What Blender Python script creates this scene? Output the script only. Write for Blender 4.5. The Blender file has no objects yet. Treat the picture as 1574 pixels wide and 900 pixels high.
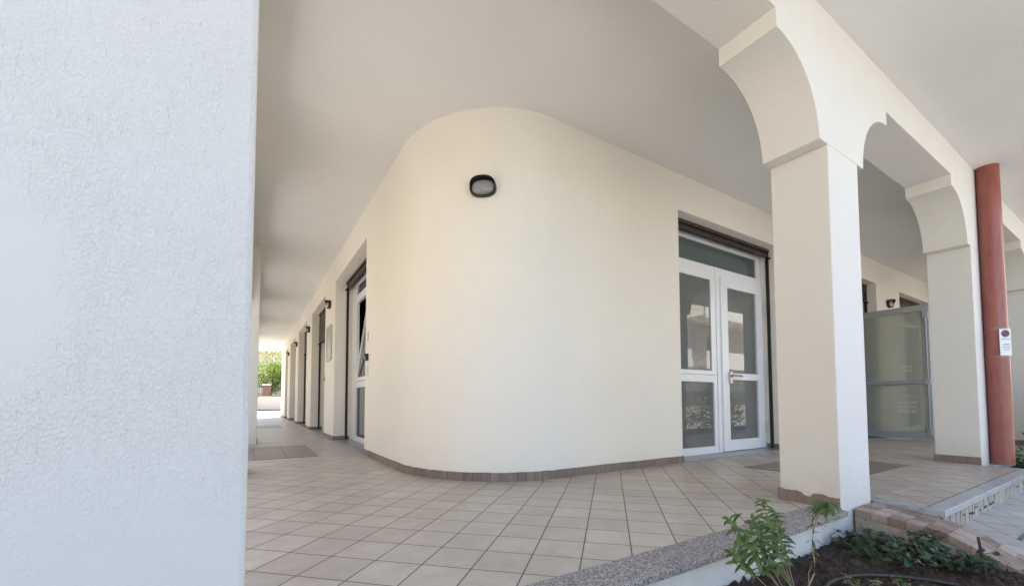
import bpy, bmesh, math, random
from mathutils import Vector, Matrix, noise
R = math.radians
sc = bpy.context.scene
COL = sc.collection
random.seed(7)

# ------------------------------------------------------------------ camera
EYE = Vector((0, 0, 0.65))
cam_d = bpy.data.cameras.new('camera'); cam = bpy.data.objects.new('camera', cam_d); COL.objects.link(cam)
yaw, pitch, roll = R(31.9517), R(2.5638), R(0.1596)
cam.matrix_world = Matrix.Translation(EYE) @ Matrix.Rotation(-yaw, 4, 'Z') @ Matrix.Rotation(R(90) + pitch, 4, 'X') @ Matrix.Rotation(-roll, 4, 'Z')
cam_d.sensor_fit = 'HORIZONTAL'; cam_d.sensor_width = 36
cam_d.lens = 36 * 646.96 / 1574
cam_d.shift_y = (587.655 - 450) / 1574
cam_d.clip_start = 0.02; cam_d.clip_end = 3000
sc.camera = cam

# ------------------------------------------------------------------ light
SUN_EL, SUN_HEAD = 63, 22            # heading measured from +Y towards +X
w = bpy.data.worlds.new('World'); sc.world = w; w.use_nodes = True
nt = w.node_tree
sky = nt.nodes.new('ShaderNodeTexSky'); sky.sky_type = 'NISHITA'; sky.sun_disc = False
sky.sun_elevation = R(SUN_EL); sky.sun_rotation = R(SUN_HEAD)
sky.air_density = 1.0; sky.dust_density = 1.5
bg = nt.nodes['Background']; bg.inputs['Strength'].default_value = 0.10
nt.links.new(sky.outputs[0], bg.inputs[0])
sd = bpy.data.lights.new('sun', 'SUN'); so = bpy.data.objects.new('sun', sd); COL.objects.link(so)
sd.energy = 5.0; sd.angle = R(0.5); sd.color = (1.0, 0.93, 0.82)
sun_dir = Vector((math.sin(R(SUN_HEAD)) * math.cos(R(SUN_EL)), math.cos(R(SUN_HEAD)) * math.cos(R(SUN_EL)), math.sin(R(SUN_EL))))
so.rotation_euler = sun_dir.to_track_quat('Z', 'Y').to_euler(); so.location = (0, 0, 30)
vs = sc.view_settings; vs.view_transform = 'Standard'; vs.look = 'None'; vs.gamma = 1; vs.use_curve_mapping = False
vs.exposure = 2.52
vs.use_white_balance = True; vs.white_balance_temperature = 6600; vs.white_balance_tint = 10
sc.cycles.max_bounces = 14; sc.cycles.diffuse_bounces = 10; sc.cycles.glossy_bounces = 5
sc.cycles.use_denoising = True
sc.cycles.sample_clamp_indirect = 8

# ------------------------------------------------------------------ materials
class NB:
    def __init__(s, name):
        m = bpy.data.materials.new(name); m.use_nodes = True
        s.m = m; s.t = m.node_tree; s.b = s.t.nodes['Principled BSDF']
    def n(s, typ, **kw):
        o = s.t.nodes.new(typ)
        for k, v in kw.items():
            if k in o.inputs.keys() and not hasattr(o, k): o.inputs[k].default_value = v
            else: setattr(o, k, v)
        return o
    def l(s, a, b): s.t.links.new(a, b)
    def set(s, **kw):
        for k, v in kw.items(): s.b.inputs[k.replace('_', ' ')].default_value = v
    def co(s, world=False):
        if world: return s.n('ShaderNodeNewGeometry').outputs['Position']
        return s.n('ShaderNodeTexCoord').outputs['Object']
    def noise(s, vec, scale, detail=4, rough=.55):
        o = s.n('ShaderNodeTexNoise'); o.inputs['Scale'].default_value = scale
        o.inputs['Detail'].default_value = detail; o.inputs['Roughness'].default_value = rough
        s.l(vec, o.inputs['Vector']); return o.outputs['Fac']
    def ramp(s, fac, stops):
        o = s.n('ShaderNodeValToRGB'); e = o.color_ramp.elements
        while len(e) < len(stops): e.new(.5)
        for el, (p, c) in zip(e, stops):
            el.position = p; el.color = (*c, 1) if len(c) == 3 else c
        s.l(fac, o.inputs[0]); return o.outputs[0]
    def math(s, op, a, b=None, clamp=False):
        o = s.n('ShaderNodeMath'); o.operation = op; o.use_clamp = clamp
        for i, x in enumerate((a, b)):
            if x is None: continue
            if isinstance(x, (int, float)): o.inputs[i].default_value = x
            else: s.l(x, o.inputs[i])
        return o.outputs[0]
    def mix(s, fac, a, b):
        o = s.n('ShaderNodeMix'); o.data_type = 'RGBA'
        for idx, x in ((0, fac), (6, a), (7, b)):
            if isinstance(x, (int, float)): o.inputs[idx].default_value = x
            elif isinstance(x, tuple): o.inputs[idx].default_value = (*x, 1)
            else: s.l(x, o.inputs[idx])
        return o.outputs[2]
    def bump(s, h, strength=.3, dist=.01, prev=None):
        o = s.n('ShaderNodeBump'); o.inputs['Strength'].default_value = strength; o.inputs['Distance'].default_value = dist
        s.l(h, o.inputs['Height'])
        if prev is not None: s.l(prev, o.inputs['Normal'])
        return o.outputs[0]
    def mapping(s, vec, scale=(1, 1, 1), rot=(0, 0, 0), loc=(0, 0, 0)):
        o = s.n('ShaderNodeMapping'); o.inputs['Scale'].default_value = scale; o.inputs['Rotation'].default_value = rot
        o.inputs['Location'].default_value = loc; s.l(vec, o.inputs['Vector']); return o.outputs[0]
def mul(c, k): return tuple(min(1, x * k) for x in c)

def plain(name, col, rough=.5, metal=0, var=.06, nscale=6, bump=0, bscale=200):
    b = NB(name); b.set(Roughness=rough, Metallic=metal)
    v = b.co(); f = b.noise(v, nscale, 5)
    b.l(b.ramp(f, [(.3, mul(col, 1 - var)), (.7, mul(col, 1 + var))]), b.b.inputs['Base Color'])
    if bump: b.l(b.bump(b.noise(v, bscale, 3), bump, .002), b.b.inputs['Normal'])
    return b.m

def stucco(name, col, grain=120, strength=.35, dist=.004, var=.03, dirt=0):
    b = NB(name); b.set(Roughness=.85); b.b.inputs['Specular IOR Level'].default_value = .25
    v = b.co(True)
    big = b.noise(v, 1.3, 5, .6)
    c = b.ramp(big, [(.3, mul(col, 1 - var)), (.7, mul(col, 1 + var))])
    fine = b.noise(v, 40, 4, .6)
    c = b.mix(b.math('MULTIPLY', fine, .10), c, mul(col, .8))
    if dirt:
        z = b.n('ShaderNodeSeparateXYZ'); b.l(v, z.inputs[0])
        low = b.math('SUBTRACT', 1, b.math('MULTIPLY', b.math('ADD', z.outputs[2], .05), 3.0), True)
        sp = b.math('MULTIPLY', low, b.noise(v, 9, 6, .7))
        c = b.mix(b.math('MULTIPLY', sp, dirt), c, (.35, .31, .26))
    b.l(c, b.b.inputs['Base Color'])
    vor = b.n('ShaderNodeTexVoronoi'); vor.inputs['Scale'].default_value = grain; b.l(v, vor.inputs['Vector'])
    h = b.math('ADD', b.math('MULTIPLY', vor.outputs['Distance'], .6), b.noise(v, grain * .7, 3))
    n1 = b.bump(h, strength, dist)
    n2 = b.bump(b.noise(v, 5, 3), .12, .02, n1)
    b.l(n2, b.b.inputs['Normal'])
    return b.m

def rustic(name, col):
    """coarse floated plaster: torn vertical flecks over most of it, smoothed patches"""
    b = NB(name); b.set(Roughness=.8); b.b.inputs['Specular IOR Level'].default_value = .3
    v = b.co(True)
    b.l(b.mix(b.math('MULTIPLY', b.noise(v, 2.2, 5), .10), col, mul(col, .88)), b.b.inputs['Base Color'])
    zz = b.n('ShaderNodeSeparateXYZ'); b.l(v, zz.inputs[0])
    nz = b.n('ShaderNodeTexNoise'); nz.inputs['Scale'].default_value = 22; nz.inputs['Detail'].default_value = 4; b.l(v, nz.inputs['Vector'])
    sc_ = b.n('ShaderNodeVectorMath'); sc_.operation = 'SCALE'; sc_.inputs['Scale'].default_value = .010; b.l(nz.outputs['Color'], sc_.inputs[0])
    wp = b.n('ShaderNodeVectorMath'); wp.operation = 'ADD'; b.l(v, wp.inputs[0]); b.l(sc_.outputs[0], wp.inputs[1])
    vm = b.mapping(wp.outputs[0], (1, 1, .6))
    f1 = b.ramp(b.noise(vm, 215, 2, .5), [(.40, (0, 0, 0)), (.58, (1, 1, 1))])
    f2 = b.noise(b.mapping(wp.outputs[0], (1, 1, .8)), 260, 2, .5)
    f3 = b.ramp(b.noise(b.mapping(wp.outputs[0], (1, 1, .24), loc=(3, 0, 0)), 88, 3, .5), [(.33, (0, 0, 0)), (.42, (1, 1, 1))])
    px = b.math('MULTIPLY', b.math('ADD', zz.outputs[0], .46), 5.5); pz = b.math('MULTIPLY', b.math('SUBTRACT', zz.outputs[2], .86), 4.2)
    dd = b.math('ADD', b.math('MULTIPLY', px, px), b.math('MULTIPLY', pz, pz))
    patch = b.ramp(b.math('ADD', b.math('MULTIPLY', dd, .5), b.math('MULTIPLY', b.noise(v, 9, 4), .3)), [(.40, (.15, .15, .15)), (.75, (1, 1, 1))])
    var = b.ramp(b.noise(v, 4.5, 4, .55), [(.30, (.6, .6, .6)), (.6, (1, 1, 1))])
    low = b.ramp(b.math('ADD', b.math('MULTIPLY', zz.outputs[2], .8), b.math('MULTIPLY', b.noise(v, 6, 4), .3)), [(.40, (.14, .14, .14)), (.60, (1, 1, 1))])
    amt = b.math('MULTIPLY', b.math('MULTIPLY', patch, low), var)
    h = b.math('ADD', b.math('MULTIPLY', f1, .8), b.math('ADD', b.math('MULTIPLY', f2, .5), b.math('MULTIPLY', f3, .9)))
    h = b.math('ADD', b.math('MULTIPLY', h, amt), b.math('MULTIPLY', b.noise(v, 240, 2), .25))
    n1 = b.bump(h, .6, .0028)
    b.l(b.bump(b.noise(v, 10, 3), .25, .012, n1), b.b.inputs['Normal'])
    return b.m

TILE = .2062
def tiles(name, c1, c2, grout, rotated=True, size=TILE, gw=.0055, rough=.38, u0=-.122, v0=2.003):
    b = NB(name); v = b.co(True)
    sx = b.n('ShaderNodeSeparateXYZ'); b.l(v, sx.inputs[0])
    x, y = sx.outputs[0], sx.outputs[1]
    if rotated:
        u = b.math('MULTIPLY', b.math('SUBTRACT', x, y), .70711); q = b.math('MULTIPLY', b.math('ADD', x, y), .70711)
    else: u, q = x, y
    u = b.math('DIVIDE', b.math('SUBTRACT', u, u0), size); q = b.math('DIVIDE', b.math('SUBTRACT', q, v0), size)
    def edge(t):
        f = b.math('FRACT', t); return b.math('MINIMUM', f, b.math('SUBTRACT', 1, f))
    d = b.math('MULTIPLY', b.math('MINIMUM', edge(u), edge(q)), size)
    d = b.math('ADD', d, b.math('MULTIPLY', b.math('SUBTRACT', b.noise(v, 90, 3), .5), .0016))
    g = b.n('ShaderNodeMapRange'); g.inputs['From Min'].default_value = gw * .36; g.inputs['From Max'].default_value = gw * .62
    b.l(d, g.inputs['Value']); face = g.outputs[0]
    cell = b.n('ShaderNodeCombineXYZ'); b.l(b.math('FLOOR', u), cell.inputs[0]); b.l(b.math('FLOOR', q), cell.inputs[1])
    wn = b.n('ShaderNodeTexWhiteNoise'); wn.noise_dimensions = '2D'; b.l(cell.outputs[0], wn.inputs['Vector'])
    off = b.n('ShaderNodeVectorMath'); off.operation = 'MULTIPLY_ADD'; b.l(wn.outputs['Color'], off.inputs[0]); off.inputs[1].default_value = (7, 7, 7); b.l(v, off.inputs[2])
    mott = b.noise(off.outputs[0], 9, 6, .65)
    mott2 = b.noise(b.mapping(off.outputs[0], (1, 3, 1), (0, 0, R(40))), 40, 4, .6)
    fac = b.math('ADD', b.math('MULTIPLY', mott, .75), b.math('MULTIPLY', mott2, .25))
    base = b.ramp(fac, [(.32, c1), (.68, c2)])
    tone = b.math('ADD', b.math('MULTIPLY', wn.outputs['Value'], .18), .91)
    mm = b.n('ShaderNodeVectorMath'); mm.operation = 'SCALE'; b.l(base, mm.inputs[0]); b.l(tone, mm.inputs['Scale'])
    stain = b.ramp(b.noise(v, 1.6, 6, .7), [(.45, (1, 1, 1)), (.75, (.86, .83, .8))])
    m2 = b.n('ShaderNodeVectorMath'); m2.operation = 'MULTIPLY'; b.l(mm.outputs[0], m2.inputs[0]); b.l(stain, m2.inputs[1])
    gcol = b.mix(b.noise(v, 3, 4), grout, mul(grout, 1.6))
    b.l(b.mix(face, gcol, m2.outputs[0]), b.b.inputs['Base Color'])
    b.l(b.math('ADD', b.math('MULTIPLY', b.math('SUBTRACT', 1, face), .4), b.math('ADD', b.math('MULTIPLY', mott, .2), rough - .1)), b.b.inputs['Roughness'])
    n1 = b.bump(face, .5, .0015)
    b.l(b.bump(b.noise(v, 70, 3), .08, .002, n1), b.b.inputs['Normal'])
    return b.m

def granite(name):
    b = NB(name); b.set(Roughness=.55); v = b.co(True)
    vo = b.n('ShaderNodeTexVoronoi'); vo.inputs['Scale'].default_value = 190; b.l(v, vo.inputs['Vector'])
    bw = b.n('ShaderNodeSeparateColor'); b.l(vo.outputs['Color'], bw.inputs[0])
    f = b.math('ADD', b.math('MULTIPLY', bw.outputs[0], .75), b.math('MULTIPLY', b.noise(v, 80, 3), .3))
    c = b.ramp(f, [(.18, (.05, .047, .05)), (.4, (.20, .185, .18)), (.62, (.33, .30, .285)), (.9, (.55, .52, .49))])
    c = b.mix(b.math('MULTIPLY', b.noise(v, 4, 5, .7), .35), c, (.17, .15, .13))
    b.l(c, b.b.inputs['Base Color']); b.l(b.bump(f, .12, .002), b.b.inputs['Normal'])
    return b.m

def marble(name, base, vein, rough=.35):
    b = NB(name); b.set(Roughness=rough); v = b.co(True)
    f = b.noise(b.mapping(v, (3, 8, 8), (0, 0, R(25))), 2.2, 9, .72)
    c = b.ramp(f, [(.3, vein), (.48, base), (.6, mul(base, 1.15)), (.75, mul(vein, 1.3))])
    b.l(c, b.b.inputs['Base Color']); b.l(b.bump(b.noise(v, 60, 3), .06, .002), b.b.inputs['Normal'])
    return b.m

def island_stone(name, c1, c2, rough=.7, nscale=25, bump=.3, streak=False, rw=.3):
    """tiles, bricks or stones: each piece of the mesh takes its own tone"""
    b = NB(name); b.set(Roughness=rough); v = b.co(True)
    g = b.n('ShaderNodeNewGeometry'); rnd = g.outputs['Random Per Island']
    vv = b.mapping(v, (1, 1, .15) if streak else (1, 1, 1))
    f = b.noise(vv, nscale, 6, .65)
    c = b.ramp(b.math('ADD', b.math('MULTIPLY', f, 1 - rw), b.math('MULTIPLY', rnd, rw)), [(.25, c1), (.75, c2)])
    b.l(c, b.b.inputs['Base Color']); b.l(b.bump(b.noise(v, nscale * 4, 4), bump, .003), b.b.inputs['Normal'])
    return b.m

def leafmat(name, c1, c2, rough=.5, trans=.25):
    b = NB(name); b.set(Roughness=rough)
    g = b.n('ShaderNodeNewGeometry')
    c = b.ramp(g.outputs['Random Per Island'], [(0, c1), (1, c2)])
    b.l(c, b.b.inputs['Base Color'])
    tr = b.n('ShaderNodeBsdfTranslucent'); b.l(c, tr.inputs[0])
    mx = b.n('ShaderNodeMixShader'); mx.inputs[0].default_value = trans
    b.l(b.b.outputs[0], mx.inputs[1]); b.l(tr.outputs[0], mx.inputs[2])
    b.l(mx.outputs[0], b.t.nodes['Material Output'].inputs[0])
    return b.m

def soilmat(name):
    b = NB(name); b.set(Roughness=.95); v = b.co(True)
    f = b.math('ADD', b.math('MULTIPLY', b.noise(v, 30, 8, .75), .6), b.math('MULTIPLY', b.noise(v, 180, 4, .7), .4))
    c = b.ramp(f, [(.32, (.012, .008, .006)), (.5, (.05, .034, .024)), (.62, (.13, .09, .062)), (.75, (.30, .22, .16))])
    b.l(c, b.b.inputs['Base Color']); b.l(b.bump(f, 1, .02), b.b.inputs['Normal'])
    return b.m

def paneglass(name, col, spec_rough=.02):
    b = NB(name); b.set(Roughness=spec_rough); b.b.inputs['IOR'].default_value = 1.6
    v = b.co()
    b.l(b.ramp(b.noise(v, 1.2, 3), [(.3, mul(col, .92)), (.7, mul(col, 1.08))]), b.b.inputs['Base Color'])
    b.l(b.bump(b.noise(v, 2.2, 2), .02, .02), b.b.inputs['Normal'])
    return b.m
def clearglass(name, tint, refl=.9):
    b = NB(name)
    tr = b.n('ShaderNodeBsdfTransparent'); tr.inputs[0].default_value = (*tint, 1)
    gl = b.n('ShaderNodeBsdfGlossy'); gl.inputs['Roughness'].default_value = .02
    fr = b.n('ShaderNodeFresnel'); fr.inputs[0].default_value = 1.5
    mx = b.n('ShaderNodeMixShader'); b.l(b.math('MULTIPLY', fr.outputs[0], refl), mx.inputs[0])
    df = b.n('ShaderNodeBsdfDiffuse'); df.inputs[0].default_value = (.62, .62, .54, 1)
    m0 = b.n('ShaderNodeMixShader'); m0.inputs[0].default_value = .52
    b.l(tr.outputs[0], m0.inputs[1]); b.l(df.outputs[0], m0.inputs[2])
    b.l(m0.outputs[0], mx.inputs[1]); b.l(gl.outputs[0], mx.inputs[2])
    b.l(mx.outputs[0], b.t.nodes['Material Output'].inputs[0])
    return b.m

CREAM = (.84, .80, .725)
M = dict(
    wall=stucco('cream_stucco', CREAM, 130, .5, .006, .02),
    ceil=stucco('ceiling_plaster', (.77, .77, .75), 60, .10, .004, .03),
    arcin=stucco('cream_white_stucco', (.76, .74, .685), 140, .45, .005, .02, .5),
    arc=stucco('white_stucco', (.74, .735, .715), 140, .45, .005, .02, .5),
    rustic=rustic('rustic_white_plaster', (.645, .65, .645)),
    tile=tiles('beige_floor_tile', (.395, .342, .285), (.535, .475, .405), (.085, .07, .06)),
    darktile=tiles('brown_floor_tile', (.20, .165, .14), (.27, .228, .195), (.10, .08, .07), False, .33, .005, .4, .06, .2),
    lowtile=tiles('grey_paving_tile', (.36, .34, .32), (.50, .475, .45), (.12, .11, .11), True, .2062, .006, .55),
    granite=granite('grey_granite'),
    marble=marble('grey_marble', (.36, .38, .40), (.20, .22, .25)),
    slate=marble('threshold_marble', (.27, .29, .30), (.18, .20, .21), .3),
    skirt=island_stone('brown_skirting_tile', (.14, .104, .086), (.28, .222, .188), .55, 30, .15, True, .2),
    brick=island_stone('pink_brick', (.18, .115, .088), (.40, .325, .285), .92, 24, .6, False, .38),
    mortar=plain('mortar', (.40, .36, .32), .95, 0, .2, 20, .4, 90),
    mosaic=island_stone('crazy_stone', (.27, .25, .22), (.46, .43, .39), .7, 25, .3),
    inset=plain('slate_inset', (.10, .105, .115), .6, 0, .2, 30),
    darkjoint=plain('dark_joint', (.05, .045, .045), .9, 0, .2, 30),
    soil=soilmat('dark_soil'),
    white=plain('white_aluminium', (.80, .81, .83), .28, 0, .02, 3),
    grey=plain('grey_aluminium', (.42, .44, .46), .38, .2, .04, 4),
    darkmetal=plain('dark_bronze', (.022, .019, .017), .42, .2, .2, 20),
    black=plain('black_plastic', (.012, .012, .013), .4, 0, .1, 10),
    shutter=plain('brown_shutter', (.06, .042, .034), .5, .2, .15, 8),
    steel=plain('brushed_steel', (.45, .45, .46), .3, .9, .05, 30),
    pane=paneglass('grey_glass', (.145, .15, .145)),
    tealpane=paneglass('green_grey_glass', (.10, .125, .125)),
    clear=clearglass('hazy_glass', (.74, .76, .70)),
    diff=plain('ribbed_lamp_glass', (.27, .275, .28), .12, 0, .12, 60, .5, 160),
    pipe=None, hose=plain('black_rubber', (.025, .022, .02), .55, 0, .3, 40),
    label=plain('sign_white', (.80, .82, .85), .35, 0, .02), ink=plain('sign_ink', (.05, .055, .12), .5, 0, .05),
    red=plain('sign_red', (.42, .12, .16), .5, 0, .05), tape=plain('clear_tape', (.30, .19, .14), .25, 0, .2, 40),
    doorwhite=plain('beige_door', (.62, .57, .5), .5, 0, .04),
    plate=plain('pale_plate', (.66, .60, .52), .4, 0, .03), notice=plain('notice_glass', (.52, .50, .47), .12, 0, .08, 5),
    leaf=leafmat('fresh_leaf', (.045, .10, .024), (.14, .245, .065)),
    palel=leafmat('pale_dry_leaf', (.16, .17, .07), (.30, .28, .13)),
    ivy=leafmat('ivy_leaf', (.010, .030, .012), (.045, .095, .03), .42),
    treeleaf=leafmat('tree_leaf', (.06, .12, .015), (.24, .32, .05), .5, .4),
    litter=island_stone('twig_bits', (.03, .02, .014), (.20, .14, .09), .9, 40, .2), stem=plain('pale_stem', (.36, .27, .19), .8, 0, .2, 40), bark=plain('dark_bark', (.07, .045, .032), .9, 0, .3, 60, .6, 120),
    concrete=plain('pale_concrete', (.46, .43, .39), .9, 0, .12, 1.5, .2, 60),
    yard=plain('courtyard_paving', (.30, .28, .255), .9, 0, .1, 2, .2, 60),
    asphalt=plain('street_asphalt', (.20, .195, .185), .9, 0, .15, 3, .3, 120),
    ochre=stucco('ochre_stucco', (.46, .39, .29), 30, .1, .01, .06), facade=stucco('sunlit_facade', (.58, .52, .43), 30, .1, .01, .06), farpink=stucco('pinkish_white_wall', (.50, .465, .43), 30, .1, .01, .05), farwhite=stucco('white_wall', (.80, .78, .74), 30, .1, .01, .05),
    stone=island_stone('rough_stone', (.27, .235, .195), (.34, .30, .25), .9, 6, .2), brickp=island_stone('brown_brick', (.12, .065, .05), (.2, .12, .09), .9, 10, .4),
    glassdark=plain('dark_window', (.05, .055, .06), .1, 0, .2, 3),
)
def pipemat():
    b = NB('red_oxide_paint'); v = b.co(True)
    f = b.noise(b.mapping(v, (6, 6, 1.2)), 3, 6, .6)
    c = b.ramp(f, [(.3, (.24, .066, .052)), (.7, (.34, .112, .090))])
    c = b.mix(b.math('MULTIPLY', b.ramp(b.noise(v, 60, 4, .8), [(.66, (0, 0, 0)), (.72, (1, 1, 1))]), .35), c, (.5, .33, .26))
    b.l(c, b.b.inputs['Base Color']); b.set(Roughness=.28); b.l(b.bump(b.noise(v, 25, 3), .1, .004), b.b.inputs['Normal'])
    return b.m
M['pipe'] = pipemat()

# ------------------------------------------------------------------ mesh helpers
def box(bm, a, b):
    x0, y0, z0 = a; x1, y1, z1 = b
    v = [bm.verts.new(p) for p in ((x0, y0, z0), (x1, y0, z0), (x1, y1, z0), (x0, y1, z0), (x0, y0, z1), (x1, y0, z1), (x1, y1, z1), (x0, y1, z1))]
    for f in ((3, 2, 1, 0), (4, 5, 6, 7), (0, 1, 5, 4), (1, 2, 6, 5), (2, 3, 7, 6), (3, 0, 4, 7)): bm.faces.new([v[i] for i in f])
    return v
def prism(bm, pts, ext):
    """pts: 3-D polygon, extruded by the vector ext"""
    e = Vector(ext); a = [bm.verts.new(p) for p in pts]; b = [bm.verts.new(Vector(p) + e) for p in pts]
    n = len(a); bm.faces.new(a[::-1]); bm.faces.new(b)
    for i in range(n): bm.faces.new((a[i], a[(i + 1) % n], b[(i + 1) % n], b[i]))
def tube(bm, pts, r, seg=8, cap=True):
    pts = [Vector(p) for p in pts]; rr = r if isinstance(r, (list, tuple)) else [r] * len(pts); rings = []
    ref = Vector((0, 0, 1))
    for i, p in enumerate(pts):
        t = (pts[min(i + 1, len(pts) - 1)] - pts[max(i - 1, 0)]).normalized()
        s = t.cross(ref)
        if s.length < .05: s = t.cross(Vector((1, 0, 0)))
        s.normalize(); q = s.cross(t)
        rings.append([bm.verts.new(p + (s * math.cos(2 * math.pi * k / seg) + q * math.sin(2 * math.pi * k / seg)) * rr[i]) for k in range(seg)])
    for a, b in zip(rings, rings[1:]):
        for k in range(seg): bm.faces.new((a[k], a[(k + 1) % seg], b[(k + 1) % seg], b[k]))
    if cap: bm.faces.new(rings[0][::-1]); bm.faces.new(rings[-1])
def gridframe(bm, A, B, holes, P, c0, c1):
    """flat plate over the breaks A x B with some cells left open; P maps (a,b,c) to space; c1 = front"""
    cache = {}
    def V(i, j, k):
        if (i, j, k) not in cache: cache[i, j, k] = bm.verts.new(P(A[i], B[j], (c0, c1)[k]))
        return cache[i, j, k]
    na, nb = len(A) - 1, len(B) - 1
    solid = lambda i, j: 0 <= i < na and 0 <= j < nb and (i, j) not in holes
    for i in range(na):
        for j in range(nb):
            if not solid(i, j): continue
            bm.faces.new((V(i, j, 1), V(i + 1, j, 1), V(i + 1, j + 1, 1), V(i, j + 1, 1)))
            bm.faces.new((V(i, j + 1, 0), V(i + 1, j + 1, 0), V(i + 1, j, 0), V(i, j, 0)))
            for (di, dj, p, q) in ((-1, 0, (i, j), (i, j + 1)), (1, 0, (i + 1, j + 1), (i + 1, j)), (0, -1, (i + 1, j), (i, j)), (0, 1, (i, j + 1), (i + 1, j + 1))):
                if not solid(i + di, j + dj): bm.faces.new((V(*p, 1), V(*q, 1), V(*q, 0), V(*p, 0)))
def pbox(bm, P, a0, a1, b0, b1, c0, c1): gridframe(bm, [a0, a1], [b0, b1], set(), P, c0, c1)

def obj(name, bm, mat, parent=None, bevel=0, smooth=None, seg=2, recalc=True):
    if recalc: bmesh.ops.recalc_face_normals(bm, faces=bm.faces[:])
    me = bpy.data.meshes.new(name); bm.to_mesh(me); bm.free()
    if parent is not None:
        o_ = parent.matrix_world.translation if parent.parent is None else Vector()
        if parent.parent is None: off = parent.location
        else: off = parent.parent.location
        me.transform(Matrix.Translation(-off))
    me.materials.append(mat)
    o = bpy.data.objects.new(name, me); COL.objects.link(o)
    if parent is not None: o.parent = parent
    if smooth is not None:
        for p in me.polygons: p.use_smooth = True
        me.set_sharp_from_angle(angle=R(smooth))
    if bevel:
        md = o.modifiers.new('bevel', 'BEVEL'); md.width = bevel; md.segments = seg; md.limit_method = 'ANGLE'; md.angle_limit = R(40)
    return o
def tag(o, label=None, cat=None, group=None, kind=None):
    if label: o['label'] = label
    if cat: o['category'] = cat
    if group: o['group'] = group
    if kind: o['kind'] = kind
    return o
def thing(name, loc, label, cat, group=None, rz=0):
    o = bpy.data.objects.new(name, None); COL.objects.link(o); o.location = loc; o.rotation_euler = (0, 0, rz)
    o.empty_display_size = .1
    return tag(o, label, cat, group)
def copy_tree(o, parent=None):
    c = o.copy(); COL.objects.link(c)
    if parent: c.parent = parent
    for ch in list(o.children): copy_tree(ch, c)
    return c
BM = bmesh.new

# ------------------------------------------------------------------ measures
Yr, Xl, Zc, Ya, Yb = 2.856, 1.222, 3.138, 1.119, 1.457
ZI, ZT0, ZT1, DN, RS, ZO = 2.241, 2.717, 2.827, .104, .583, 3.12
CX = [(-.44, 0.0), (3.010, 3.453), (6.272, 6.715), (9.46, 9.90), (12.66, 13.10), (15.9, 16.34), (19.1, 19.54), (22.4, 22.84)]
CY = [(1.119, 1.457), (4.36, 4.80), (7.68, 8.12), (11.0, 11.44), (14.3, 14.74), (17.6, 18.04), (21.36, 21.8)]
XE, YE = 24.0, 21.8
ZL = 2.733
OPR = [(3.915, 6.058), (7.25, 9.426), (10.56, 12.70), (13.9, 16.05), (17.2, 19.35)]
OPL = [(5.43, 7.69), (8.80, 10.90), (11.90, 14.05), (15.0, 17.05), (18.1, 19.35)]
PR = lambda a, b, c: (a, 3.11 - c, b)            # right shop front: a along X, c towards the portico
PL = lambda a, b, c: (1.50 - c, a, b)            # left shop front: a along Y

# ================================================================== GROUND
def struct(name, bm, mat, **k): return tag(obj(name, bm, mat, **k), kind='structure')
bm = BM(); box(bm, (-300, -300, -2), (300, 300, -.5)); struct('street', bm, M['asphalt'])
bm = BM(); box(bm, (-3.2, -2.6, -.9), (40, -1.05, -.36)); struct('pavement', bm, M['concrete'], bevel=.01)
bm = BM(); box(bm, (-2.2, 1.5, -.9), (-.36, 21.79, -.06)); struct('side_pavement', bm, M['concrete'], bevel=.01)
bm = BM(); box(bm, (-18, 21.81, -.9), (30, 62, -.012)); struct('courtyard', bm, M['yard'])
# portico floor
bm = BM()
prism(bm, [(0, 1.267, -.3), (3.01, 1.267, -.3), (3.01, Ya + .002, -.3), (XE, Ya + .002, -.3), (XE, 3.5, -.3), (1.9, 3.5, -.3), (1.9, YE, -.3), (-.335, YE, -.3), (-.335, 1.46, -.3), (0, 1.46, -.3)], (0, 0, .3))
struct('portico_floor', bm, M['tile'])
bm = BM(); box(bm, (-.30, 5.56, .001), (.725, 7.13, .004)); struct('brown_tile_inlay', bm, M['darktile'])
bm = BM(); prism(bm, [(4.15, 2.335, .001), (5.66, 2.335, .001), (5.66, 1.495, .001), (4.15, 1.495, .001)], (0, 0, .003)); struct('brown_tile_inlay', bm, M['darktile'])
bm = BM(); box(bm, (-.30, 12.2, .001), (.725, 13.7, .004)); struct('brown_tile_inlay', bm, M['darktile'])

# soil bed with clods
def soil(name, x0, x1, y0, y1, zf, n):
    bm = BM(); nx = int((x1 - x0) / n); ny = int((y1 - y0) / n); g = []
    for i in range(nx + 1):
        row = []
        for j in range(ny + 1):
            x = x0 + (x1 - x0) * i / nx; y = y0 + (y1 - y0) * j / ny; p = Vector((x, y, 0))
            z = zf(x, y) + .022 * noise.noise(p * 6) + .022 * noise.noise(p * 19) + .020 * abs(noise.noise(p * 37)) + .006 * noise.noise(p * 75)
            row.append(bm.verts.new((x, y, z)))
        g.append(row)
    for i in range(nx):
        for j in range(ny): bm.faces.new((g[i][j], g[i + 1][j], g[i + 1][j + 1], g[i][j + 1]))
    return tag(obj(name, bm, M['soil'], smooth=80), kind='structure')
zsoil = lambda x, y: -.175 - .03 * (1.1 - y) + (.02 * (x - 2.5) if x > 2.5 else 0)
soil('soil', 1.2, 3.19, .2, 1.117, zsoil, .007)
soil('soil', -1.0, 1.2, -1.04, 1.117, zsoil, .06)
soil('soil', 1.2, 3.19, -1.04, .2, zsoil, .06)
soil('soil', 6.29, 14, -1.04, 1.117, lambda x, y: -.12, .08)

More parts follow.
